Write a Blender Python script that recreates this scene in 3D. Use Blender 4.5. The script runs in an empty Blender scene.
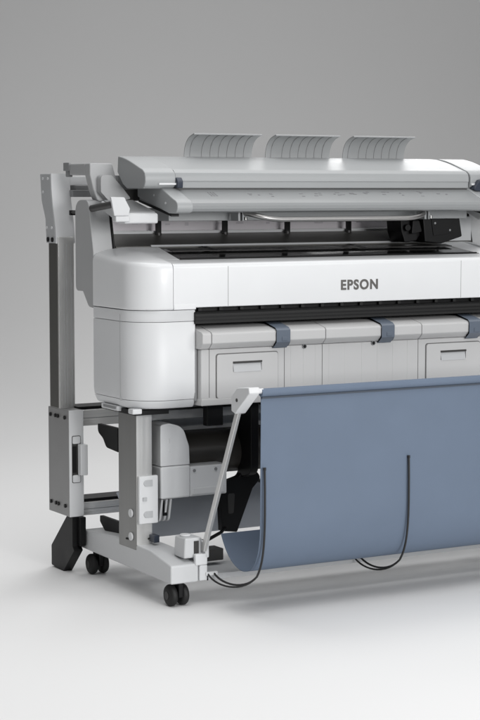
import bpy, bmesh, math, random
from mathutils import Vector, Matrix
R = math.radians
sc = bpy.context.scene
COL = sc.collection

# ---------------------------------------------------------------- camera
cam_d = bpy.data.cameras.new('camera')
cam = bpy.data.objects.new('camera', cam_d); COL.objects.link(cam)
cam_d.sensor_fit = 'VERTICAL'; cam_d.sensor_height = 36.0
cam_d.lens = 36.0 * 1874.0 / 720.0
cam_d.clip_start = 0.1; cam_d.clip_end = 200
cam.location = (-2.6773, -5.0663, 1.3)
cam.rotation_euler = (R(90 - 5.2137), 0, R(-29.995))
sc.camera = cam

# ---------------------------------------------------------------- world, lights, exposure
w = bpy.data.worlds.new('World'); sc.world = w; w.use_nodes = True
bg = w.node_tree.nodes['Background']
bg.inputs[0].default_value = (1, 1, 1, 1); bg.inputs[1].default_value = 0.12
sc.view_settings.view_transform = 'Standard'; sc.view_settings.look = 'None'
sc.view_settings.exposure = 0.0; sc.view_settings.gamma = 1.0

def area(name, loc, target, sx, sy, power, col=(1, 1, 1), spread=180):
    d = bpy.data.lights.new(name, 'AREA'); d.shape = 'RECTANGLE'; d.size = sx; d.size_y = sy
    d.energy = power; d.color = col; d.spread = R(spread)
    o = bpy.data.objects.new(name, d); COL.objects.link(o); o.location = loc
    o.rotation_euler = (Vector(target) - Vector(loc)).to_track_quat('-Z', 'Y').to_euler()
    return o
area('overhead_softbox', (1.4, 0.5, 4.0), (0.6, 0.2, 0), 4.6, 3.8, 52, spread=130)
area('key_softbox', (0.8, -6.2, 1.7), (0.5, 0.0, 0.6), 1.8, 1.8, 63, spread=100)
area('side_softbox', (3.4, -5.4, 2.4), (0.7, 0.0, 0.8), 2.0, 2.0, 19, spread=100)
area('rim_softbox', (5.6, 4.9, 4.1), (1.3, 0.4, 1.3), 3.2, 1.8, 24, spread=90)
area('floor_light', (-1.8, -2.6, 4.6), (-1.3, -1.2, 0.0), 4.5, 2.4, 50, spread=110)
area('rear_floor_light', (0.9, 3.4, 6.0), (0.9, 2.9, 0.0), 4.5, 4.0, 46, spread=115)
area('backdrop_light', (2.2, 3.0, 6.5), (4.5, 8.0, 4.0), 6.0, 2.0, 36, spread=150)

# ---------------------------------------------------------------- materials
def lin(c):
    return tuple(((v / 255) / 12.92 if v / 255 <= 0.04045 else ((v / 255 + 0.055) / 1.055) ** 2.4) for v in c)
def mat(name, rgb, rough=0.5, metal=0.0, var=0.03, scale=6.0, bump=0.0, bscale=300.0, coat=0.0, stretch=(1, 1, 1), spec=0.5, rvar=0.06):
    m = bpy.data.materials.new(name); m.use_nodes = True
    nt = m.node_tree; N = nt.nodes; L = nt.links; b = N['Principled BSDF']
    b.inputs['Metallic'].default_value = metal
    b.inputs['Specular IOR Level'].default_value = spec
    b.inputs['Coat Weight'].default_value = coat
    tc = N.new('ShaderNodeTexCoord'); mp = N.new('ShaderNodeMapping'); mp.inputs['Scale'].default_value = stretch
    L.new(tc.outputs['Object'], mp.inputs[0])
    n = N.new('ShaderNodeTexNoise'); n.inputs['Scale'].default_value = scale; n.inputs['Detail'].default_value = 5
    L.new(mp.outputs[0], n.inputs['Vector'])
    mx = N.new('ShaderNodeMix'); mx.data_type = 'RGBA'
    mx.inputs[6].default_value = tuple(max(0, v * (1 - var)) for v in rgb) + (1,)
    mx.inputs[7].default_value = tuple(min(1, v * (1 + var)) for v in rgb) + (1,)
    L.new(n.outputs[0], mx.inputs[0]); L.new(mx.outputs[2], b.inputs['Base Color'])
    mr = N.new('ShaderNodeMapRange'); mr.inputs[3].default_value = max(0.02, rough - rvar); mr.inputs[4].default_value = min(1, rough + rvar)
    n3 = N.new('ShaderNodeTexNoise'); n3.inputs['Scale'].default_value = scale * 2.3; n3.inputs['Detail'].default_value = 6
    L.new(mp.outputs[0], n3.inputs['Vector'])
    L.new(n3.outputs[0], mr.inputs[0]); L.new(mr.outputs[0], b.inputs['Roughness'])
    if bump:
        n2 = N.new('ShaderNodeTexNoise'); n2.inputs['Scale'].default_value = bscale; n2.inputs['Detail'].default_value = 2
        L.new(mp.outputs[0], n2.inputs['Vector'])
        bp = N.new('ShaderNodeBump'); bp.inputs['Strength'].default_value = bump; bp.inputs['Distance'].default_value = 0.001
        L.new(n2.outputs[0], bp.inputs['Height']); L.new(bp.outputs[0], b.inputs['Normal'])
    return m
M = {}
M['white'] = mat('white_plastic', (0.74, 0.75, 0.76), 0.36, bump=0.12, bscale=500, coat=0.15)
M['pod'] = mat('pale_grey_plastic', (0.67, 0.68, 0.69), 0.42, bump=0.12, bscale=500)
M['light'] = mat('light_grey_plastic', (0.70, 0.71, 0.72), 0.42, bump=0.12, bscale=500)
M['cover'] = mat('roll_cover_plastic', (0.53, 0.53, 0.53), 0.4, bump=0.12, bscale=500)
M['scan'] = mat('silver_grey_plastic', (0.35, 0.362, 0.368), 0.38, bump=0.05, bscale=700, coat=0.0)
M['mid'] = mat('mid_grey_plastic', (0.25, 0.255, 0.26), 0.45, bump=0.1)
M['stand'] = mat('grey_coated_steel', (0.47, 0.48, 0.49), 0.42, bump=0.15, bscale=700)
M['rearh'] = mat('grey_housing_plastic', (0.40, 0.405, 0.41), 0.42, bump=0.1)
M['dark'] = mat('dark_grey_plastic', (0.030, 0.029, 0.028), 0.45, var=0.1)
M['black'] = mat('black_plastic', (0.0045, 0.0045, 0.005), 0.45, var=0.15, bump=0.1, spec=0.25)
M['rubber'] = mat('black_rubber', (0.006, 0.006, 0.006), 0.62, var=0.15)
M['glass'] = mat('smoked_window', (0.010, 0.010, 0.010), 0.10, var=0.1, rvar=0.03)
M['slab'] = mat('brown_grey_coated_panel', (0.065, 0.064, 0.058), 0.45, var=0.05)
M['pink'] = mat('pale_lilac_panel', (0.84, 0.80, 0.83), 0.5, var=0.04)
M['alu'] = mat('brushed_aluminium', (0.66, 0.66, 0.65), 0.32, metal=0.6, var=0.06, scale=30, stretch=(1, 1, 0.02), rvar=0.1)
M['alux'] = mat('brushed_aluminium_rail', (0.78, 0.78, 0.77), 0.30, metal=0.45, var=0.06, scale=30, stretch=(0.02, 1, 1), rvar=0.1)
M['chrome'] = mat('satin_chrome', (0.36, 0.355, 0.35), 0.36, metal=1.0)
M['blue'] = mat('blue_grey_latch', (0.125, 0.15, 0.19), 0.25, var=0.08)
M['table'] = mat('grey_feed_table_plastic', (0.27, 0.28, 0.285), 0.36, bump=0.05, bscale=700, coat=0.1)
M['frame'] = mat('light_grey_painted_steel', (0.60, 0.61, 0.62), 0.42, bump=0.15, bscale=700)
M['box_side_shade'] = mat('grey_metal_side_shade', (0.30, 0.30, 0.30), 0.4, metal=0.5, bump=0.1, bscale=700)  # darker metal puts the shade into the post box sides
M['spindle'] = mat('brown_black_spindle', (0.060, 0.055, 0.048), 0.38)
M['hemline'] = mat('dark_slate_stitching', (0.055, 0.068, 0.09), 0.7)
M['fine_seam'] = mat('soft_seam', (0.36, 0.365, 0.37), 0.6)
M['rail'] = mat('matt_black_rail', (0.014, 0.014, 0.014), 0.55, spec=0.3)
M['latch'] = mat('dark_blue_latch', (0.028, 0.036, 0.055), 0.3)
M['rib'] = mat('guide_rib_grey', (0.31, 0.315, 0.32), 0.5)
M['steel'] = mat('shaded_grey_steel', (0.24, 0.24, 0.235), 0.34, metal=0.7, var=0.05, scale=20, stretch=(1, 1, 0.05))  # base colour darkened to carry the shade on the pillar's sides
M['cloth'] = mat('slate_blue_fabric', (0.126, 0.163, 0.224), 0.66, var=0.05, scale=9, bump=0.25, bscale=900, spec=0.3)
M['rear_cloth'] = mat('dull_blue_grey_fabric', (0.46, 0.49, 0.54), 0.6, var=0.04, scale=4, bump=0.2, bscale=900, spec=0.4)
M['ink'] = mat('grey_brown_lettering', (0.10, 0.095, 0.09), 0.5)
M['fine'] = mat('printed_marking', (0.20, 0.20, 0.21), 0.5)
M['guide'] = mat('pale_guide_sheet', (0.36, 0.37, 0.375), 0.4, var=0.02)
M['floor'] = mat('studio_floor', (0.80, 0.80, 0.80), 0.7, var=0.004, scale=0.8, spec=0.2)
M['wire'] = mat('black_coated_wire', (0.012, 0.012, 0.012), 0.35)
M['seam'] = mat('dark_seam', (0.12, 0.12, 0.12), 0.6)

# ---------------------------------------------------------------- mesh helpers
class MB:
    def __init__(self): self.bm = bmesh.new()
    def prism(self, axis, pts, a0, a1):
        """closed profile swept along an axis; x: (y,z), y: (x,z), z: (x,y)"""
        def v(p, a):
            return {'x': (a, p[0], p[1]), 'y': (p[0], a, p[1]), 'z': (p[0], p[1], a)}[axis]
        bm = self.bm
        A = [bm.verts.new(v(p, a0)) for p in pts]; B = [bm.verts.new(v(p, a1)) for p in pts]
        n = len(pts); fs = [bm.faces.new(A), bm.faces.new(B[::-1])]
        for i in range(n): fs.append(bm.faces.new((A[i], B[i], B[(i + 1) % n], A[(i + 1) % n])))
        bmesh.ops.recalc_face_normals(bm, faces=fs); return self
    def box(self, x0, x1, y0, y1, z0, z1):
        return self.prism('x', [(y0, z0), (y1, z0), (y1, z1), (y0, z1)], x0, x1)
    def obox(self, c, size, rot):
        """box about centre c turned by a rotation matrix"""
        vs = []
        for sx in (-.5, .5):
            for sy in (-.5, .5):
                for sz in (-.5, .5):
                    vs.append(self.bm.verts.new(Vector(c) + rot @ Vector((sx * size[0], sy * size[1], sz * size[2]))))
        fs = [self.bm.faces.new([vs[i] for i in q]) for q in ((0, 1, 3, 2), (4, 6, 7, 5), (0, 4, 5, 1), (2, 3, 7, 6), (0, 2, 6, 4), (1, 5, 7, 3))]
        bmesh.ops.recalc_face_normals(self.bm, faces=fs); return self
    def tube(self, pts, r, seg=12, cap=True):
        pts = [Vector(p) for p in pts]; n = len(pts); rings = []
        up = None
        for i, p in enumerate(pts):
            t = (pts[min(i + 1, n - 1)] - pts[max(i - 1, 0)]).normalized()
            if up is None:
                up = Vector((0, 0, 1)) if abs(t.z) < .9 else Vector((1, 0, 0))
            s = t.cross(up).normalized(); up = s.cross(t).normalized()
            rr = r[i] if isinstance(r, (list, tuple)) else r
            rings.append([self.bm.verts.new(p + s * (math.cos(a) * rr) + up * (math.sin(a) * rr)) for a in [2 * math.pi * k / seg for k in range(seg)]])
        fs = []
        for i in range(n - 1):
            for k in range(seg): fs.append(self.bm.faces.new((rings[i][k], rings[i][(k + 1) % seg], rings[i + 1][(k + 1) % seg], rings[i + 1][k])))
        if cap: fs += [self.bm.faces.new(rings[0][::-1]), self.bm.faces.new(rings[-1])]
        bmesh.ops.recalc_face_normals(self.bm, faces=fs); return self
    def sheet(self, grid, thick):
        """a grid of points given thickness along its normals"""
        nu, nv = len(grid), len(grid[0]); P = [[Vector(p) for p in row] for row in grid]
        def nrm(i, j):
            a = P[min(i + 1, nu - 1)][j] - P[max(i - 1, 0)][j]; b = P[i][min(j + 1, nv - 1)] - P[i][max(j - 1, 0)]
            return a.cross(b).normalized()
        A = [[self.bm.verts.new(P[i][j] + nrm(i, j) * thick / 2) for j in range(nv)] for i in range(nu)]
        B = [[self.bm.verts.new(P[i][j] - nrm(i, j) * thick / 2) for j in range(nv)] for i in range(nu)]
        fs = []
        for i in range(nu - 1):
            for j in range(nv - 1):
                fs.append(self.bm.faces.new((A[i][j], A[i + 1][j], A[i + 1][j + 1], A[i][j + 1])))
                fs.append(self.bm.faces.new((B[i][j], B[i][j + 1], B[i + 1][j + 1], B[i + 1][j])))
        for i in range(nu - 1):
            fs.append(self.bm.faces.new((A[i][0], B[i][0], B[i + 1][0], A[i + 1][0]))); fs.append(self.bm.faces.new((A[i][-1], A[i + 1][-1], B[i + 1][-1], B[i][-1])))
        for j in range(nv - 1):
            fs.append(self.bm.faces.new((A[0][j], A[0][j + 1], B[0][j + 1], B[0][j]))); fs.append(self.bm.faces.new((A[-1][j], B[-1][j], B[-1][j + 1], A[-1][j + 1])))
        bmesh.ops.recalc_face_normals(self.bm, faces=fs); return self
    def cyl(self, a, b, r, seg=24): return self.tube([a, b], r, seg)
    def mirror(self):
        """mirror about the printer's middle plane"""
        for v in self.bm.verts: v.co.x = 2 * XC - v.co.x
        bmesh.ops.reverse_faces(self.bm, faces=self.bm.faces[:]); return self
    def build(self, name, m, parent=None, bevel=0.0, seg=2, ang=35, flip=False):
        if flip: self.mirror()
        me = bpy.data.meshes.new(name); self.bm.to_mesh(me); self.bm.free()
        me.materials.append(M[m] if isinstance(m, str) else m)
        for p in me.polygons: p.use_smooth = True
        me.set_sharp_from_angle(angle=R(ang))
        o = bpy.data.objects.new(name, me); COL.objects.link(o)
        if bevel:
            b = o.modifiers.new('bevel', 'BEVEL'); b.width = bevel; b.segments = seg; b.limit_method = 'ANGLE'; b.angle_limit = R(30); b.harden_normals = True
        if parent: put(o, parent)
        return o
OFF = {}
def put(o, parent):
    """child keeps its world place"""
    o.parent = parent
    off = OFF.get(parent.name, Vector((0, 0, 0)))
    if parent.type == 'EMPTY': o.location = -off
    OFF[o.name] = Vector((0, 0, 0))
XC = 0.765
def thing(name, label, cat, loc, group=None):
    o = bpy.data.objects.new(name, None); COL.objects.link(o); o.location = loc; o.empty_display_size = 0.1
    o['label'] = label; o['category'] = cat
    if group: o['group'] = group
    OFF[o.name] = Vector(loc); return o
def arc(cx, cy, r, a0, a1, n=8):
    return [(cx + r * math.cos(R(a0 + (a1 - a0) * i / n)), cy + r * math.sin(R(a0 + (a1 - a0) * i / n))) for i in range(n + 1)]
def fillet(pts, rad, n=5):
    """round the corners of a closed 2D outline; rad is one number or one per corner"""
    out = []; N = len(pts)
    for i in range(N):
        r = rad[i] if isinstance(rad, (list, tuple)) else rad
        p = Vector(pts[i]); a = Vector(pts[i - 1]) - p; b = Vector(pts[(i + 1) % N]) - p
        if r <= 0: out.append(tuple(p)); continue
        la, lb = a.length, b.length; a.normalize(); b.normalize()
        th = a.angle(b); d = min(r / math.tan(th / 2), la * .49, lb * .49)
        p0 = p + a * d; p1 = p + b * d
        for k in range(n + 1):
            t = k / n; out.append(tuple(p0 * (1 - t) ** 2 + p * 2 * t * (1 - t) + p1 * t ** 2))
    return out
def bez(p0, p1, p2, p3, n=12):
    p0, p1, p2, p3 = map(Vector, (p0, p1, p2, p3))
    return [p0 * (1 - t) ** 3 + p1 * 3 * t * (1 - t) ** 2 + p2 * 3 * t * t * (1 - t) + p3 * t ** 3 for t in [k / n for k in range(n + 1)]]

# ---------------------------------------------------------------- setting: studio floor sweeping up into the backdrop
vd = Vector((0.49786, 0.86249, 0)).normalized(); sd = Vector((vd.y, -vd.x, 0))
def sweep(name, prof, W=14):
    b = MB(); base = Vector((0.4, 0.2, 0)); rows = []
    for d, z in prof: rows.append([b.bm.verts.new(base + vd * d + sd * s + Vector((0, 0, z))) for s in (-W, W)])
    for i in range(len(rows) - 1): b.bm.faces.new((rows[i][0], rows[i][1], rows[i + 1][1], rows[i + 1][0]))
    o = b.build(name, 'floor', None, ang=80); o['kind'] = 'structure'; return o
SW_D, SW_R = 3.0, 5.0
sweep('floor', [(-12, 0), (SW_D, 0)])
sweep('backdrop', [(SW_D + SW_R * math.sin(R(a)), SW_R - SW_R * math.cos(R(a))) for a in range(0, 91, 3)] + [(SW_D + SW_R, 9)])

# ================================================================ PRINTER
P = thing('large_format_printer', 'white wide format printer with rounded ends standing on a grey wheeled frame', 'printer', (XC, 0.3, 0))

# ---- wheeled stand
for fl in (False, True):
    f = MB()
    prof = [(0, .076), (.66, .0855), (.66, .1465), (.40, .166), (.14, .160), (0, .134)]
    f.prism('x', prof, 0, .098)
    foot = f.build('foot_beam', 'frame', P, bevel=.006, seg=3, flip=fl)
    MB().prism('x', [(-.003, .079), (.02, .079), (.02, .128), (-.003, .128)], .1, .128).prism('x', [(-.001, .128), (.10, .128), (.10, .166), (-.001, .154)], .0985, .128).build('beam_end_cap', 'pod', foot, bevel=.003, flip=fl)
    # clamp block carrying the basket arm
    MB().prism('y', [(.054, .150), (.118, .150), (.118, .214), (.058, .214)], .014, .085).build('clamp_block', 'frame', foot, bevel=.006, seg=3, flip=fl)
    MB().box(.085, .128, -.004, .012, .128, .165).box(.119, .134, -.004, .055, .15, .2).build('arm_socket', 'light', foot, bevel=.004, flip=fl)
    MB().cyl((.08, .055, .2145), (.08, .055, .221), .017).build('knob', 'light', foot, bevel=.002, flip=fl)
    MB().box(.088, .106, .0132, .0136, .158, .204).build('dark_slot', 'dark', foot, bevel=.002, flip=fl)
    # pillar and its bracket plate
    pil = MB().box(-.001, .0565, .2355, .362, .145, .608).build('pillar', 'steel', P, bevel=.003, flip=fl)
    MB().box(.0005, .0555, .2338, .2352, .162, .607).build('pillar_lit_face', 'alu', pil, bevel=.0005, flip=fl)  # brighter plate paints the lit tone onto the pillar's front
    br = MB().box(.0025, .071, .219, .2335, .231, .3865).build('bracket_plate', 'light', pil, bevel=.004, flip=fl)
    for z in (.363, .262):
        MB().prism('y', [(.028, z - .0105)] + [(.05, z - .0105), (.05, z + .0105)] + arc(.028, z, .0105, 90, 270, 10)[:-1], .2165, .2195).build('bracket_hook', 'stand', pil, bevel=.002, flip=fl)
    MB().box(.014, .028, .214, .2195, .306, .318).build('bracket_tab', 'stand', pil, bevel=.001, flip=fl)
    for z in (.186, .262):
        MB().cyl((-.0008, .268, z), (-.007, .268, z), .0135, 20).build('pillar_bolt', 'pod', pil, bevel=.002, flip=fl)
    # casters
    for y in (.03, .60):
        c = MB().box(.032, .048, y - .022, y + .03, .03, .084).cyl((.012, y + .01, .036), (.068, y + .01, .036), .009, 12).build('caster', 'black', P, bevel=.003, flip=fl)
        for xa in (.006, .046):
            m = MB(); prof2 = []
            pts = [(xa, .004), (xa, .022), (xa + .004, .031), (xa + .009, .0345), (xa + .018, .0345), (xa + .0235, .031), (xa + .026, .022), (xa + .026, .004)]
            seg = 32; rings = [[m.bm.verts.new((x, y + .01 + math.cos(2 * math.pi * k / seg) * r, .0345 + math.sin(2 * math.pi * k / seg) * r)) for k in range(seg)] for x, r in pts]
            for i in range(len(rings) - 1):
                for k in range(seg): m.bm.faces.new((rings[i][k], rings[i][(k + 1) % seg], rings[i + 1][(k + 1) % seg], rings[i + 1][k]))
            m.bm.faces.new(rings[0][::-1]); m.bm.faces.new(rings[-1]); bmesh.ops.recalc_face_normals(m.bm, faces=m.bm.faces[:])
            m.build('wheel', 'rubber', c, flip=fl, ang=50)
            mm = MB(); xo = xa - .0008 if xa < .03 else xa + .0268
            mm.cyl((xo - .001, y + .01, .0345), (xo + .001, y + .01, .0345), .013).build('hub', 'dark', c, flip=fl)
    # black gusset under the rear of the housing
    MB().prism('x', fillet([(.612, .512), (.612, .484), (.572, .466), (.548, .438), (.46, .432), (.46, .512)], [.0, .03, .04, .03, .0, 0]), .045, .060).build('stand_gusset', 'black', pil, bevel=.002, flip=fl)
    MB().prism('x', fillet([(.60, .20), (.60, .18), (.565, .155), (.53, .145), (.52, .13), (.44, .12), (.44, .20)], [.0, .01, .02, .01, .01, 0, 0]), .045, .060).build('lower_gusset', 'black', pil, bevel=.002, flip=fl)
cb = MB().box(.128, 2 * XC - .128, -.002, .16, .078, .0965).build('front_crossbar', 'stand', P, bevel=.002)
MB().box(.128, .1305, -.0028, .15, .078, .098).build('crossbar_gasket', 'black', cb)
MB().box(.058, 2 * XC - .058, .28, .34, .555, .585).build('upper_crossbar', 'mid', P, bevel=.003)

# ---- end housings (lower pods, shoulders, caps)
def footprint(x0, y0, x1, y1, r, inset=0.0):
    x0 += inset; y0 += inset; r = r - inset
    return [(x0, y1)] + arc(x0 + r, y0 + r, r, 180, 270, 14) + [(x1, y0), (x1, y1)]
def loft(rings):
    b = MB(); V = [[b.bm.verts.new(p) for p in rg] for rg in rings]; n = len(V[0]); fs = []
    for i in range(len(V) - 1):
        for k in range(n): fs.append(b.bm.faces.new((V[i][k], V[i][(k + 1) % n], V[i + 1][(k + 1) % n], V[i + 1][k])))
    fs += [b.bm.faces.new(V[0][::-1]), b.bm.faces.new(V[-1])]
    bmesh.ops.recalc_face_normals(b.bm, faces=fs); return b
for fl in (False, True):
    fp = lambda ins: footprint(-.04, .150, .1685, .46, .115, ins)
    rings = [[(x, y, z) for x, y in fp(i)] for z, i in ((.606, .020), (.612, .012), (.628, .005), (.632, .0035))]
    skirt = loft(rings).build('housing_skirt', 'pod', P, flip=fl, ang=40)
    rings = [[(x, y, z) for x, y in fp(i)] for z, i in ((.6335, .0035), (.640, .002), (.655, 0), (.878, 0), (.881, .002))]
    pod = loft(rings).build('side_housing', 'pod', P, flip=fl, ang=40)
    rings = [[(x, y, z) for x, y in fp(i)] for z, i in ((.8825, .002), (.885, .0005), (.918, .0005))]
    loft(rings).build('housing_band', 'pod', pod, flip=fl, ang=40)
    # a thin vertical parting line on the flank and one on the band
    MB().box(-.0403, -.03, .2645, .2662, .628, .905).build('parting_line', 'fine_seam', pod, flip=fl)
    # underside latches
    for (ya, yb) in ((.30, .42), (.19, .225)):
        MB().box(-.034, .0, ya, yb, .590, .607).build('underside_clip', 'pod', pod, bevel=.004, flip=fl)
    MB().box(-.036, -.03, .31, .40, .5965, .604).build('clip_groove', 'mid', pod, flip=fl)
    MB().box(-.02, .10, .20, .44, .585, .600).build('underside_tray', 'black', pod, flip=fl)
    # shoulder cap: outline in plan lofted up, top crowned and rising to the back
    nx, ny = 16, 26
    outl = footprint(-.041, .136, .083, .46, .115)
    cap = MB(); bm = cap.bm
    def topz(x, y):
        h = 1.064 + .047 * min(1, max(0, (y - .136) / .33)) ** .8
        side = max(0, (.075 - x) / .116)         # falls away to the flank
        h -= .024 * side ** 1.6 * min(1, (y - .136) / .2 if y > .136 else 0)
        return h
    levels = []
    for z, i in ((.9205, .004), (.9225, .001), (.926, 0)):
        levels.append([(x, y, z) for x, y in footprint(-.041, .136, .083, .46, .115, i)])
    for dz, i in ((.020, 0), (.012, .0012), (.006, .0035), (.002, .0085), (0, .016)):
        pl = footprint(-.041, .136, .083, .46, .115, i)
        levels.append([(x, y, topz(x, y) - dz) for x, y in pl])
    # inner rings close the crowned top
    ctr = Vector((.083, .46))
    base = footprint(-.041, .136, .083, .46, .115, .016)
    for s in (.8, .6, .4, .2, .02):
        levels.append([((ctr.x + (x - ctr.x) * s), (ctr.y + (y - ctr.y) * s), topz(ctr.x + (x - ctr.x) * s, ctr.y + (y - ctr.y) * s)) for x, y in base])
    c = loft(levels).build('shoulder_cap', 'white', P, flip=fl, ang=50)
    # rear housing: tall grey rounded flank behind the shoulder
    rear = fillet([(.60, .964), (.545, .964), (.50, .915), (.462, .912), (.462, 1.095), (.50, 1.265), (.60, 1.265)], [.02, .008, .02, .004, .01, .03, .09], 8)
    MB().prism('x', rear, -.038, .034).build('rear_flank', 'rearh', P, bevel=.022, seg=5, flip=fl)
    MB().prism('x', [(.455, 1.09), (.475, 1.09), (.508, 1.235), (.488, 1.235)], .0345, .040).build('flank_gasket', 'black', P, flip=fl)

# ---- front cover with rounded upper edge, lettering
x0, x1 = .0845, 2 * XC - .0845
cov = fillet([(.136, .926), (.20, .926), (.20, 1.02), (.245, 1.074), (.136, 1.0655)], [.003, .0, .0, .002, .016], 8)
cover = MB().prism('x', cov, x0, x1).build('front_cover', 'white', P, ang=40)
for sx in (.2815, 2 * XC - .327):
    MB().box(sx, sx + .0012, .1357, .15, .928, 1.055).build('cover_seam', 'seam', cover)
MB().box(x0 + .001, x0 + .08, .1345, .15, .9205, .9375).build('cover_tab', 'white', cover, bevel=.002)
MB().box(x1 - .08, x1 - .001, .1345, .15, .9205, .9375).build('cover_tab', 'white', cover, bevel=.002)
txt = bpy.data.curves.new('lettering', 'FONT'); txt.body = 'EPSON'; txt.size = .053; txt.extrude = .0006; txt.offset = .0018; txt.space_character = 1.16
to = bpy.data.objects.new('t', txt); COL.objects.link(to)
bpy.context.view_layer.update()
me = bpy.data.meshes.new_from_object(to.evaluated_get(bpy.context.evaluated_depsgraph_get()))
bpy.data.objects.remove(to)
xs = [v.co.x for v in me.vertices]; ys = [v.co.y for v in me.vertices]
W_, H_ = max(xs) - min(xs), max(ys) - min(ys)
for v in me.vertices:
    X = (v.co.x - min(xs)) / W_; Y = (v.co.y - min(ys)) / H_; Zd = v.co.z
    v.co = Vector((.7115 + X * .147, .1352 - Zd, .9665 + Y * .0345))
me.materials.append(M['ink']); lo = bpy.data.objects.new('lettering', me); COL.objects.link(lo); put(lo, cover)

# ---- window in the top, slab behind it
fr = MB()
wp = [(.166, .2465, 1.0745), (2 * XC - .166, .2465, 1.0745), (2 * XC - .1995, .4555, 1.1055), (.1995, .4555, 1.1055)]
wa = [fr.bm.verts.new(p) for p in wp]; wb = [fr.bm.verts.new((p[0], p[1], p[2] - .006)) for p in wp]
fr.bm.faces.new(wa); fr.bm.faces.new(wb[::-1])
for k in range(4): fr.bm.faces.new((wa[k], wb[k], wb[(k + 1) % 4], wa[(k + 1) % 4]))
bmesh.ops.recalc_face_normals(fr.bm, faces=fr.bm.faces[:])
fr = fr.build('viewing_window', 'glass', P)
MB().prism('x', [(.2505, 1.0756), (.256, 1.0762), (.256, 1.079), (.2505, 1.078)], .172, 2 * XC - .172).build('window_strip', 'black', fr)
MB().prism('x', [(.36, 1.0955), (.40, 1.1012), (.40, 1.1042), (.36, 1.0985)], .20, 2 * XC - .20).build('window_rail', 'dark', fr, bevel=.001)
for xx in (.35, .94):
    MB().prism('x', [(.36, 1.097), (.44, 1.1075), (.44, 1.110), (.36, 1.0995)], xx, xx + .02).build('window_hinge', 'black', fr, bevel=.001)
# cheek between cap and window, sloping inwards
for fl in (False, True):
    b = MB(); P8 = [(.0835, .2455, 1.0735), (.165, .2455, 1.0742), (.1985, .46, 1.1085), (.0835, .46, 1.1105)]
    top = [b.bm.verts.new(p) for p in P8]; bot = [b.bm.verts.new((p[0], p[1], 1.03)) for p in P8]
    b.bm.faces.new(top); b.bm.faces.new(bot[::-1])
    for k in range(4): b.bm.faces.new((top[k], bot[k], bot[(k + 1) % 4], top[(k + 1) % 4]))
    bmesh.ops.recalc_face_normals(b.bm, faces=b.bm.faces[:]); b.build('window_cheek', 'white', P, bevel=.001, flip=fl)
MB().box(.15, 2 * XC - .15, .2005, .46, .94, 1.02).build('inner_deck', 'black', P)
slab = MB().prism('x', [(.456, 1.06), (.456, 1.112), (.62, 1.149), (.62, 1.06)], .0415, 2 * XC - .0415).build('rear_top_panel', 'slab', P, bevel=.001)
MB().prism('x', [(.452, 1.1095), (.456, 1.1155), (.460, 1.1155), (.460, 1.1135)], .17, 2 * XC - .17).build('panel_trim', 'stand', slab)
led = MB().box(.042, 2 * XC - .042, .6205, .66, 1.06, 1.158).build('rear_ledge', 'light', P, bevel=.002)
pk = MB().box(.042, 2 * XC - .042, .6605, .70, 1.06, 1.215).build('rear_panel', 'pink', P, bevel=.001)
random.seed(4)
for i in range(14):
    xx = .12 + i * .1 + random.uniform(-.02, .02)
    MB().box(xx, xx + random.uniform(.012, .04), .6595, .6602, 1.176 + random.uniform(-.004, .004), 1.180 + random.uniform(0, .006)).build('panel_marking', mat('faint_marking', (.68, .65, .68), .5) if i == 0 else bpy.data.materials['faint_marking'], pk)
MB().box(.06, 2 * XC - .06, .4605, .64, .70, 1.059).build('rear_body', 'rearh', P, bevel=.004)
MB().box(.1, 2 * XC - .1, .32, .46, .6, .94).build('inner_body', 'black', P)

# ---- output slot: black recess with ribbed rail
slot = MB().box(.169, 2 * XC - .169, .17, .32, .875, .925).build('output_slot', 'black', P)
rail = MB()
rail.prism('x', [(.1405, .873), (.18, .873), (.18, .912), (.152, .912), (.1405, .904)], .165, 2 * XC - .165)
rail.build('slot_rail', 'rail', slot, bevel=.002)
for z in (.882, .893):
    MB().box(.166, 2 * XC - .166, .1375, .1404, z, z + .0035).build('rail_rib', 'black', slot)
for i in range(46):
    xx = .185 + i * .0257
    MB().box(xx, xx + .012, .158, .169, .913, .924).build('slot_tooth', 'rail', slot) if i % 3 == 0 else None

# ---- roll covers: one long unit with a chamfered nose and panelled face
RX0, RX1 = .166, 2 * XC - .166
nose = [(.26, .862), (.175, .862), (.112, .848), (.104, .842), (.104, .812), (.109, .806), (.124, .793), (.26, .793)]
xs = [RX0 + .004, .2045, .487, .633, 1.019, 1.30, RX1 - .004]
rc = MB().prism('x', [(.128, .622), (.26, .622), (.26, .792), (.128, .792)], RX0 + .012, RX1 - .012).build('roll_cover', 'cover', P, bevel=.004)
for a, b in zip(xs[:-1], xs[1:]):
    MB().prism('x', nose, a + .0009, b - .0009).build('nose_section', 'cover', rc, bevel=.0025)
MB().box(RX0 + .010, RX1 - .01, .122, .26, .612, .634).build('lower_lip', 'cover', rc, bevel=.003)
MB().box(RX0, RX0 + .010, .15, .26, .626, .80).build('cover_cheek', 'mid', rc, bevel=.002)
for sx in (.207, .487, .633, 1.019, 1.30):
    MB().box(sx, sx + .0016, .1272, .1285, .637, .791).build('face_seam', 'seam', rc)
for sx in [.512, .56, .606, .66, .722, .79, .852, .915, .975]:
    MB().box(sx, sx + .009, .1274, .1285, .639, .790).build('face_rib', 'cover', rc, bevel=.0008)
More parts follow.
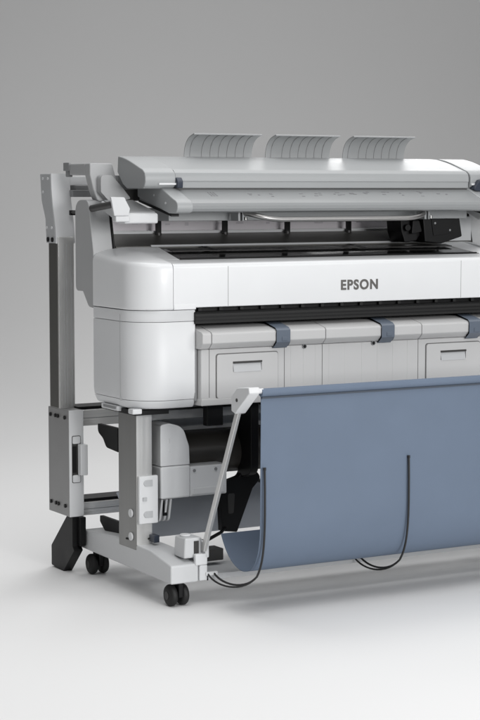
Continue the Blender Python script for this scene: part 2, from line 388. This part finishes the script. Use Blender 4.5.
for dx in (.2335, 1.0525):
    Wd = .227; hx0, hx1, hz0, hz1 = dx + .059, dx + .166, .7165, .749
    outer = fillet([(dx, .633), (dx + Wd, .633), (dx + Wd, .774), (dx, .774)], .010, 5)
    inner = fillet([(hx0, hz0), (hx1, hz0), (hx1, hz1), (hx0, hz1)], .003, 5)
    d = MB(); fs = []
    L4 = [[d.bm.verts.new((p[0], y, p[1])) for p in lp] for lp, y in ((outer, .1275), (outer, .1225), (inner, .1225), (inner, .1275))]
    for q in range(4):
        for k in range(len(outer)):
            fs.append(d.bm.faces.new((L4[q][k], L4[q][(k + 1) % len(outer)], L4[(q + 1) % 4][(k + 1) % len(outer)], L4[(q + 1) % 4][k])))
    bmesh.ops.recalc_face_normals(d.bm, faces=fs)
    dd = d.build('cassette_door', 'cover', rc, bevel=.0008)
    MB().prism('y', fillet([(dx - .0024, .6306), (dx + Wd + .0026, .6306), (dx + Wd + .0026, .7768), (dx - .0024, .7768)], .011, 5), .1268, .1283).build('door_gap', 'seam', rc)
    MB().box(hx0, hx1, .1265, .1278, hz0, hz1).build('handle_recess', 'mid', dd)
    MB().prism('x', [(.1208, hz0 - .001), (.1265, hz0 - .001), (.1265, hz1 - .008)], hx0 + .002, hx1 - .002).build('handle_lip', 'stand', dd)
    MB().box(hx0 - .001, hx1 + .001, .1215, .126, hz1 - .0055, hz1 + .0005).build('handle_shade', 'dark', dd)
for lx in (.441, .851, 1.214):
    l = MB().prism('x', [(.19, .8635), (.172, .8665), (.109, .8525), (.100, .845), (.100, .81), (.1065, .799), (.122, .789), (.122, .786), (.0985, .8065), (.0985, .8465), (.1085, .8545), (.172, .869), (.19, .866)], lx, lx + .052)
    l.build('roll_latch', 'blue', rc, bevel=.003)
    MB().box(lx + .020, lx + .042, .0965, .0990, .811, .824).build('latch_grip', 'blue', rc, bevel=.0010)
for sx in (.5635, .8352):
    MB().cyl((sx, .124, .787), (sx, .129, .787), .008).build('face_screw', 'mid', rc)
    MB().cyl((sx, .1232, .787), (sx, .125, .787), .0058, 16).build('screw_head', 'black', rc)

# ---- take-up unit on the pillar with black spindle
tk = fillet([(.33, .29), (.24, .29), (.24, .415), (.24, .50), (.275, .542), (.33, .548)], [.004, .008, 0, .05, .03, .004], 7)
tu = MB().prism('y', fillet([(.115, .41), (.195, .41), (.193, .470), (.170, .535), (.120, .549), (.088, .545), (.088, .41)], [0, .004, .05, .05, .02, .01, 0], 7), .235, .33).build('take_up_unit', 'white', P, bevel=.007, seg=3)
MB().box(.087, .196, .232, .335, .303, .4085).build('unit_base', 'white', tu, bevel=.007, seg=3)
MB().box(.1965, .335, .238, .33, .303, .402).build('unit_arm', 'white', tu, bevel=.005, seg=3)
MB().box(.205, .325, .2345, .2385, .309, .331).build('arm_recess', 'light', tu, bevel=.002)
for sx in (.212, .292): MB().cyl((sx, .2375, .388), (sx, .2345, .388), .005).build('arm_screw', 'mid', tu)
MB().box(.118, .122, .2335, .2355, .455, .465).box(.118, .122, .2335, .2355, .485, .500).build('unit_slot', 'light', tu)
for xx in (.095, .112, .127): MB().prism('x', fillet([(.245, .30), (.30, .30), (.29, .225), (.262, .225)], [0, 0, .02, .02]), xx, xx + .007).build('unit_fin', 'light', tu)
MB().box(.108, .122, .255, .26, .245, .295).build('fin_slot', 'black', tu)
sp = MB().cyl((.10, .37, .425), (2 * XC - .10, .37, .425), .072, 40).build('take_up_spindle', 'spindle', P)
MB().box(.24, 2 * XC - .24, .40, .448, .475, .492).build('spindle_guide', 'black', P)
MB().box(.24, .30, .20, .23, .535, .612).build('hanging_sensor', 'black', P, bevel=.003)
MB().box(.12, 2 * XC - .12, .45, .462, .474, .602).build('rear_apron', 'light', P)
# curved black guide frames beneath the covers
for fl in (False,):
    g = fillet([(.30, .60), (.30, .40), (.245, .345), (.36, .345), (.30, .165), (.36, .165), (.43, .345), (.43, .36), (.40, .42), (.40, .60)], [0, .05, .02, 0, 0, 0, 0, .02, .05, 0])
gb = MB()
gb.prism('x', fillet([(.235, .60), (.235, .36), (.325, .335), (.325, .60)], [0, .04, 0, 0]), .425, .455)
gb.prism('y', fillet([(.352, .165), (.41, .157), (.47, .30), (.505, .335), (.447, .40), (.42, .345), (.345, .325)], [.0, 0, .01, .02, .03, .02, .01]), .300, .33)
gb.build('guide_frame', 'black', P, bevel=.003)
MB().prism('y', fillet([(.375, .222), (.395, .222), (.40, .29), (.372, .29)], .008), .2985, .3005).build('guide_slot', 'dark', P)
MB().box(.505, 2 * XC - .5, .305, .325, .315, .325).build('guide_rod', 'black', P)
MB().tube([(.20, .20, .160), (.245, .215, .158), (.33, .27, .168), (.37, .31, .176)], .006, 8).build('rear_lever', 'black', P)
MB().box(.185, .25, .11, .17, .112, .150).build('lower_bracket', 'dark', P, bevel=.003)
MB().box(.045, .065, .20, .235, .171, .195).build('cable_plug', 'latch', P, bevel=.002)
MB().tube(bez((-.005, .30, .175), (.02, .26, .17), (.04, .24, .18), (.05, .225, .182)), .0035, 8).build('cable', 'wire', P)
rcl = []
for i in range(2):
    rcl.append([])
N = 14
grid = []
for i in range(N + 1):
    a = R(-80 + 150 * i / N)
    grid.append([(x, .52 - .055 * math.cos(a), .21 + .085 * math.sin(a)) for x in (.06, .5, 1.0, 2 * XC - .06)])
MB().sheet(grid, .004).build('rear_media_sheet', 'rear_cloth', P)

# ================================================================ BASKET hanging from its arms
B = thing('media_basket', 'slate blue fabric basket hung from a front rod on slanted metal arms', 'media basket', (XC, -.1, .1))
BX0, BX1 = .1655, 2 * XC - .1655
path = [Vector((0, -.2665, .684)), Vector((0, -.267, .62)), Vector((0, -.266, .5)), Vector((0, -.265, .40))]
path += bez((0, -.265, .34), (0, -.268, .185), (0, -.225, .127), (0, -.145, .132), 18)
path += bez((0, -.13, .135), (0, -.085, .145), (0, -.05, .175), (0, -.022, .226), 8)
nxs = 26
random.seed(2)
grid = []
for k, p in enumerate(path):
    row = []
    for j in range(nxs + 1):
        t = j / nxs; x = BX0 + (BX1 - BX0) * t
        wv = .0022 * math.sin(t * 9 + k * .25) * math.sin(math.pi * min(1, k / 8))
        row.append((x, p.y + wv, p.z + wv * .5))
    grid.append(row)
MB().sheet(grid, .0022).build('basket_cloth', 'cloth', B, ang=60)
hem = MB(); hem.cyl((BX0 - .002, -.269, .693), (BX1 + .002, -.269, .693), .0125, 28)
hem.build('rod_hem', 'cloth', B)
MB().box(BX0, BX1, -.2735, -.2685, .6745, .6795).build('hem_seam', 'hemline', B)
# metal arms
for fl in (False, True):
    a0, a1 = Vector((.115, -.002, .175)), Vector((.128, -.208, .655))
    dirv = (a1 - a0).normalized(); rot = dirv.to_track_quat('Z', 'X').to_matrix()
    arm = MB().obox((a0 + a1) / 2, (.018, .012, (a1 - a0).length), rot).build('basket_arm', 'alu', B, bevel=.002, flip=fl)
    MB().prism('x', fillet([(-.203, .625), (-.180, .632), (-.178, .675), (-.215, .705), (-.285, .712), (-.290, .695)], [.004, .004, .02, .01, .006, .006]), .112, .150).build('arm_head', 'pod', arm, bevel=.004, flip=fl)
    MB().cyl((.1105, -.215, .668), (.112, -.215, .668), .0055, 16).build('head_screw', 'dark', arm, flip=fl)
    MB().cyl((.125, -.270, .698), (.170, -.270, .698), .008, 14).build('rod_end', 'pod', arm, flip=fl)
# wire loops
for wx, bx in ((.1745, .150), (.702, .698), (1.26, 1.256)):
    pts = bez((bx, -.004, .1), (bx, -.05, .072), (wx - .01, -.17, .070), (wx, -.228, .125), 14)[:-1]
    pts += bez((wx, -.228, .125), (wx, -.262, .165), (wx, -.274, .22), (wx, -.276, .32), 12)
    pts += [Vector((wx, -.276, .40)), Vector((wx, -.274, .466))]
    p2 = bez((bx - .022, -.004, .1), (bx - .022, -.05, .066), (wx - .018, -.17, .062), (wx, -.228, .125), 14)
    MB().tube(pts, .0034, 8).build('basket_wire', 'wire', B, ang=60)
    MB().tube(p2, .003, 8).build('basket_wire', 'wire', B, ang=60)
    MB().cyl((wx, -.2745, .458), (wx, -.274, .4665), .0046, 10).build('wire_cap', 'rubber', B)
    MB().box(bx - .03, bx + .012, -.008, .004, .094, .1045).build('wire_anchor', 'light', B, bevel=.001)

# ================================================================ SCANNER STAND
S = thing('scanner_stand', 'tall aluminium and grey steel post frame standing behind the printer', 'scanner stand', (XC, .72, 0))
for fl in (False, True):
    MB().box(-.058, .0, .692, .772, .545, 1.14).build('post', 'alu', S, bevel=.002, flip=fl)
    for gx in (-.038, -.028, -.012): MB().box(gx, gx + .0018, .6915, .6925, .562, 1.117).build('post_line', 'stand', S, flip=fl)
    post = MB().box(-.0592, -.0582, .700, .764, .562, 1.118).build('post_groove', 'slab', S, flip=fl)
    box = MB().box(-.06, -.0055, .6185, .782, .2005, .5605).build('post_box', 'box_side_shade', S, bevel=.002, flip=fl)
    MB().box(-.0585, -.0055, .6163, .6184, .200, .561).build('box_lit_front', 'light', box, bevel=.0008, flip=fl)  # paler plate added so the box front looks lit against its sides
    for z in (.235, .535):
        for y in (.645, .70, .72, .76):
            MB().cyl((-.0602, y, z), (-.0645, y, z), .0065, 14).build('box_bolt', 'black', box, flip=fl)
    # recessed handle on the front
    MB().prism('y', fillet([(-.049, .315), (-.017, .315), (-.017, .475), (-.049, .475)], .006), .6150, .6162).build('handle_plate', 'dark', box, flip=fl)
    for z in (.448, .317):
        MB().prism('y', fillet([(-.047, z), (-.019, z), (-.019, z + .025), (-.047, z + .025)], .005), .6135, .6165).build('handle_mount', 'light', box, flip=fl)
    MB().box(-.030, -.004, .585, .612, .343, .447).build('grip', 'light', box, bevel=.003, flip=fl)
    MB().box(-.048, -.033, .6142, .6165, .35, .44).build('handle_well', 'black', box, flip=fl)
    # upper bracket, cranked backwards at the top
    ub = [(.7035, 1.118), (.778, 1.118), (.785, 1.20), (.815, 1.26), (.826, 1.351), (.741, 1.351), (.738, 1.29), (.718, 1.205)]
    up = MB().prism('x', fillet(ub, [0, 0, .03, .03, .003, .003, .03, .03]), -.063, .004).build('upper_bracket', 'stand', S, bevel=.002, flip=fl)
    crv = [tuple(p)[:2] for p in bez((.698, 1.1175, 0), (.700, 1.21, 0), (.7345, 1.235, 0), (.7355, 1.352, 0), 16)]
    up2 = MB().prism('x', crv + [(y + .006, z) for y, z in crv[::-1]], -.062, .007).build('bracket_face', 'light', up, flip=fl)
    for (y, z) in ((.76, 1.335), (.80, 1.335), (.80, 1.29), (.73, 1.17), (.77, 1.17)):
        MB().cyl((-.0632, y, z), (-.0655, y, z), .005, 12).build('bracket_rivet', 'light', up, flip=fl)
    for y in (.725, .76): MB().cyl((-.0632, y, 1.13), (-.067, y, 1.13), .008, 12).build('bracket_bolt', 'black', up, flip=fl)
    # splayed black foot
    ft = [(.625, .199), (.668, .199), (.80, .075), (.80, .006), (.74, .0), (.70, .0), (.612, .085), (.625, .098)]
    MB().prism('x', fillet(ft, [0, 0, .01, .005, .003, .003, .004, .002]), -.045, -.012).build('splayed_foot', 'black', S, bevel=.002, flip=fl)
    MB().prism('x', [(.60, .10), (.626, .10), (.626, .199), (.60, .199)], -.028, -.006).build('foot_web', 'black', S, bevel=.002, flip=fl)
for z0, z1 in ((.502, .556), (.196, .240)):
    bm_ = MB().box(-.005, 2 * XC + .005, .645, .70, z0, z1).build('cross_rail', 'alux', S, bevel=.002)
    MB().box(.0, 2 * XC, .6442, .6448, (z0 + z1) / 2 - .0015, (z0 + z1) / 2 + .0005).build('rail_groove', 'mid', bm_)
    MB().box(.0, 2 * XC, .6442, .6448, z1 - .016, z1 - .0145).build('rail_groove', 'light', bm_)
    MB().box(-.004, 2 * XC + .004, .66, .75, z1 + .0008, z1 + .010).build('rail_capping', 'black', bm_)
MB().box(.0075, 2 * XC - .0075, .735, .775, 1.313, 1.343).build('upper_rail', 'white', S, bevel=.002)
MB().box(.004, 2 * XC - .004, .705, .77, 1.273, 1.297).box(.02, 2 * XC - .02, .72, .765, 1.297, 1.3125).build('lower_rail', 'mid', S, bevel=.002)
# swivel mounts that carry the scanner
for fl in (False, True):
    MB().prism('y', fillet([(-.030, 1.384), (.052, 1.384), (.062, 1.346), (-.030, 1.346)], [.006, .012, 0, 0]), .5405, .66).prism('y', fillet([(-.030, 1.384), (.052, 1.384), (.075, 1.300), (.080, 1.265), (-.002, 1.258), (-.018, 1.30), (-.030, 1.346)], [.006, .012, .02, .02, .02, .01, .01]), .50, .54).build('swivel_mount', 'rearh', S, bevel=.008, seg=3, flip=fl)
    MB().prism('y', fillet([(-.005, 1.345), (.035, 1.345), (.078, 1.30), (.105, 1.268), (.03, 1.255), (-.005, 1.29)], [.015, .015, .01, .005, .01, .01]), .47, .50).build('mount_boss', 'rearh', S, bevel=.008, seg=3, flip=fl)
    MB().box(-.034, -.026, .655, .70, 1.36, 1.388).box(-.03, -.015, .665, .69, 1.34, 1.37).build('mount_tab', 'mid', S, bevel=.002, flip=fl)
    MB().box(.081, .24, .52, .62, 1.30, 1.345).build('mount_arm', 'mid', S, bevel=.002, flip=fl)
    MB().box(.083, .22, .50, .60, 1.262, 1.2995).build('mount_arm_base', 'dark', S, bevel=.002, flip=fl)
    rodp = [Vector((-.006, .70, 1.2205)), Vector((-.044, .30, 1.252))]
    MB().tube([rodp[0], rodp[0].lerp(rodp[1], .25)], .0055, 12).build('strut_rod', 'dark', S, flip=fl)
    MB().tube([rodp[0].lerp(rodp[1], .2), rodp[1]], .0115, 16).build('strut_cylinder', 'dark', S, flip=fl)
    MB().box(-.014, .006, .685, .70, 1.212, 1.229).build('strut_end', 'black', S, bevel=.002, flip=fl)

# ================================================================ SCANNER
SC = thing('scanner', 'long silver grey scanner with rounded lid mounted above the printer', 'scanner', (XC, .4, 1.2))
SX0, SX1 = .178, 2 * XC - .178
top = [(.305, 1.300), (.299, 1.304), (.298, 1.324), (.2955, 1.3255), (.2955, 1.3405), (.300, 1.352), (.312, 1.3610)]
top += [tuple(p)[:2] for p in bez((.33, 1.366, 0), (.39, 1.385, 0), (.45, 1.404, 0), (.53, 1.4085, 0), 10)]
top += [(.60, 1.405), (.645, 1.38), (.655, 1.33), (.655, 1.26), (.36, 1.26), (.36, 1.300)]
lid = MB().prism('x', top, SX0, SX1).build('lid', 'scan', SC, ang=25)
MB().box(SX0 + .001, SX1 - .001, .297, .299, 1.2985, 1.3015).build('feed_slit', 'dark', lid)
for fl in (False, True):
    ec = [(.305, 1.301), (.293, 1.309), (.288, 1.322), (.288, 1.340), (.293, 1.3525), (.31, 1.363)]
    ec += [tuple(p)[:2] for p in bez((.33, 1.369, 0), (.39, 1.389, 0), (.44, 1.404, 0), (.485, 1.4075, 0), 10)]
    ec += [(.49, 1.355), (.45, 1.315), (.42, 1.301)]
    cap = MB().prism('x', ec, .064, .1752).build('end_cap', 'scan', SC, bevel=.004, seg=3, flip=fl)
    MB().box(.112, .174, .2835, .292, 1.313, 1.3195).build('cap_lip', 'light', cap, bevel=.001, flip=fl)
    if not fl: MB().prism('x', fillet([(.278, 1.303), (.300, 1.303), (.302, 1.333), (.288, 1.338), (.276, 1.325)], .004), .174, .196).build('lid_latch', 'latch', SC, bevel=.003, flip=fl)
MB().prism('y', fillet([(1.352, 1.296), (1.382, 1.332), (1.44, 1.345), (1.46, 1.30), (1.44, 1.285)], .008), .268, .2975).build('lid_latch', 'latch', SC, bevel=.004, seg=3)
# lower unit with the rounded lip
low = [(.46, 1.300), (.300, 1.2995), (.222, 1.2670), (.206, 1.2610), (.196, 1.2550), (.1915, 1.2465), (.1925, 1.2370), (.198, 1.2290), (.210, 1.2245), (.25, 1.2250), (.46, 1.265)]
lower = MB().prism('x', low, .131, 2 * XC - .131).build('feed_table', 'table', SC, ang=28)
for fl in (False, True):
    ce = [(.47, 1.3035), (.302, 1.3035), (.222, 1.2705), (.204, 1.2640), (.193, 1.2570), (.1885, 1.2465), (.1895, 1.2360), (.196, 1.2270), (.208, 1.2220), (.25, 1.2225), (.47, 1.275)]
    te = MB().prism('x', ce, .1275, .185).build('table_end', 'scan', SC, bevel=.004, seg=3, flip=fl)
    MB().prism('x', [(.24, 1.2205), (.47, 1.272), (.47, 1.258), (.24, 1.2125)], .132, .16).build('end_shadow_gap', 'black', te, flip=fl)  # black strip standing in for the shadow gap below the table end
    for (y, z) in ((.35, 1.28), (.27, 1.255)): MB().cyl((.1277, y, z), (.1262, y, z), .004, 14).build('end_screw', 'light', te, flip=fl)
    # side shelf under the scanner end with its front plate
    sh = MB().prism('x', [(.285, 1.190), (.285, 1.2215), (.46, 1.262), (.46, 1.235), (.33, 1.190)], -.012, .1095).build('side_shelf', 'frame', SC, bevel=.006, seg=3, flip=fl)
    MB().prism('x', [(.30, 1.2257), (.455, 1.2617), (.455, 1.264), (.30, 1.228)], -.004, .104).build('shelf_top', 'mid', sh, flip=fl)
    MB().prism('y', fillet([(-.066, 1.275), (-.018, 1.274), (.002, 1.238), (-.003, 1.215), (-.054, 1.215)], [.003, .006, .006, .004, .004]), .272, .282).build('shelf_plate', 'frame', SC, bevel=.003, flip=fl)
    MB().box(-.054, -.003, .262, .286, 1.196, 1.2145).build('plate_foot', 'frame', SC, bevel=.004, flip=fl)
under = MB().box(.165, 2 * XC - .165, .32, .60, 1.196, 1.236).build('underside_beam', 'table', SC, bevel=.003)
# markings printed on the feed table
slope = math.atan2(1.2995 - 1.267, .300 - .222); rs = Matrix.Rotation(slope, 3, 'X')
def mark(x, t, sx, sy):
    y = .222 + (.300 - .222) * t; z = 1.267 + (1.2995 - 1.267) * t + .0006
    return ((x, y, z), (sx, sy, .0006), rs)
mk = MB(); random.seed(7)
for x in (.285, .295, .305):
    for t in (.35, .5, .65): mk.obox(*mark(x, t, .005, .007))
for xc_ in (.45, .50, .63, .70, .78, .83, .90, .98, 1.05, 1.12, 1.21):
    for k in range(random.randint(2, 4)):
        mk.obox(*mark(xc_ + random.uniform(-.018, .018), random.uniform(.2, .75), random.uniform(.006, .018), random.uniform(.002, .007)))
mk.build('feed_table_marking', 'fine', SC)
# carrying handle beneath the lip
hp = [Vector(p) for p in bez((.405, .27, 1.222), (.42, .21, 1.222), (.44, .195, 1.203), (.52, .195, 1.201), 12)]
hp += [Vector((.60 + .1 * k, .195, 1.201)) for k in range(4)] + [Vector((2 * XC - p.x, p.y, p.z)) for p in reversed(hp[:13])]
MB().tube(hp, .0085, 14).build('pull_handle', 'chrome', SC, ang=60)
for xx in (.385, 2 * XC - .40):
    MB().box(xx, xx + .008, .25, .30, 1.196, 1.224).box(xx + .016, xx + .022, .25, .30, 1.196, 1.224).build('handle_bracket', 'table', SC, bevel=.001)
    MB().cyl((xx + .034, .262, 1.199), (xx + .034, .262, 1.208), .006, 12).build('handle_screw', 'chrome', SC)
# black legs between scanner and printer
for xx in (.212, .472, .726, .985):
    xx += .055
    MB().box(xx, xx + .017, .598, .612, 1.144, 1.215).build('support_post', 'black', SC, bevel=.001)
    MB().cyl((xx + .008, .606, 1.142), (xx + .008, .606, 1.152), .012, 14).build('post_foot', 'dark', SC)
# black hinge housing on the right and the grey panel beside it
MB().prism('y', fillet([(1.18, 1.205), (1.338, 1.205), (1.352, 1.132), (1.262, 1.108), (1.19, 1.115)], .006), .33, .42).build('hinge_housing', 'black', SC, bevel=.003)
MB().prism('y', fillet([(1.105, 1.205), (1.19, 1.205), (1.20, 1.15), (1.175, 1.118), (1.125, 1.112), (1.11, 1.15)], .01), .36, .45).build('hinge_gear_case', 'black', SC, bevel=.004)
MB().prism('y', fillet([(1.145, 1.19), (1.172, 1.19), (1.185, 1.15), (1.14, 1.142)], .006), .34, .362).build('housing_detail', 'black', SC, bevel=.002)
MB().cyl((1.128, .345, 1.165), (1.128, .365, 1.165), .012, 16).build('housing_knob', 'black', SC, bevel=.002)
MB().prism('y', fillet([(1.215, 1.195), (1.30, 1.195), (1.31, 1.145), (1.225, 1.135)], .005), .327, .331).build('housing_plate', 'black', SC, bevel=.001)
for (x, z) in ((1.23, 1.18), (1.295, 1.155)): MB().cyl((x, .3255, z), (x, .328, z), .004, 10).build('housing_screw', 'mid', SC)
MB().box(1.35, 1.49, .46, .475, 1.09, 1.2).build('side_panel', 'stand', SC, bevel=.002)
# three curved paper guides standing on the lid
for i in range(3):
    gx = .345 + i * .3195; ww = .264
    prof = bez((0, .548, 1.395), (0, .552, 1.44), (0, .535, 1.475), (0, .478, 1.4835), 12)
    grid = [[(gx + ww * j / 8, p.y, p.z) for j in range(9)] for p in prof]
    g = MB().sheet(grid, .003).build('paper_guide', 'guide', SC, ang=60)
    for j in range(1, 8):
        xx = gx + ww * j / 8 - (.012 if j == 1 else 0)
        gr = [[(xx + d, p.y + (-.0025 if k < 7 else -.001), p.z - (0 if k < 6 else .0022)) for d in (-.0008, .0008)] for k, p in enumerate(prof)]
        MB().sheet(gr, .0012).build('guide_rib', 'rib', g, ang=60)
    MB().tube([(gx, p_.y, p_.z) for p_ in (prof[-1], prof[-1])] if False else [(gx, prof[-1].y, prof[-1].z), (gx + ww, prof[-1].y, prof[-1].z)], .0026, 8).build('guide_edge', 'guide', g)
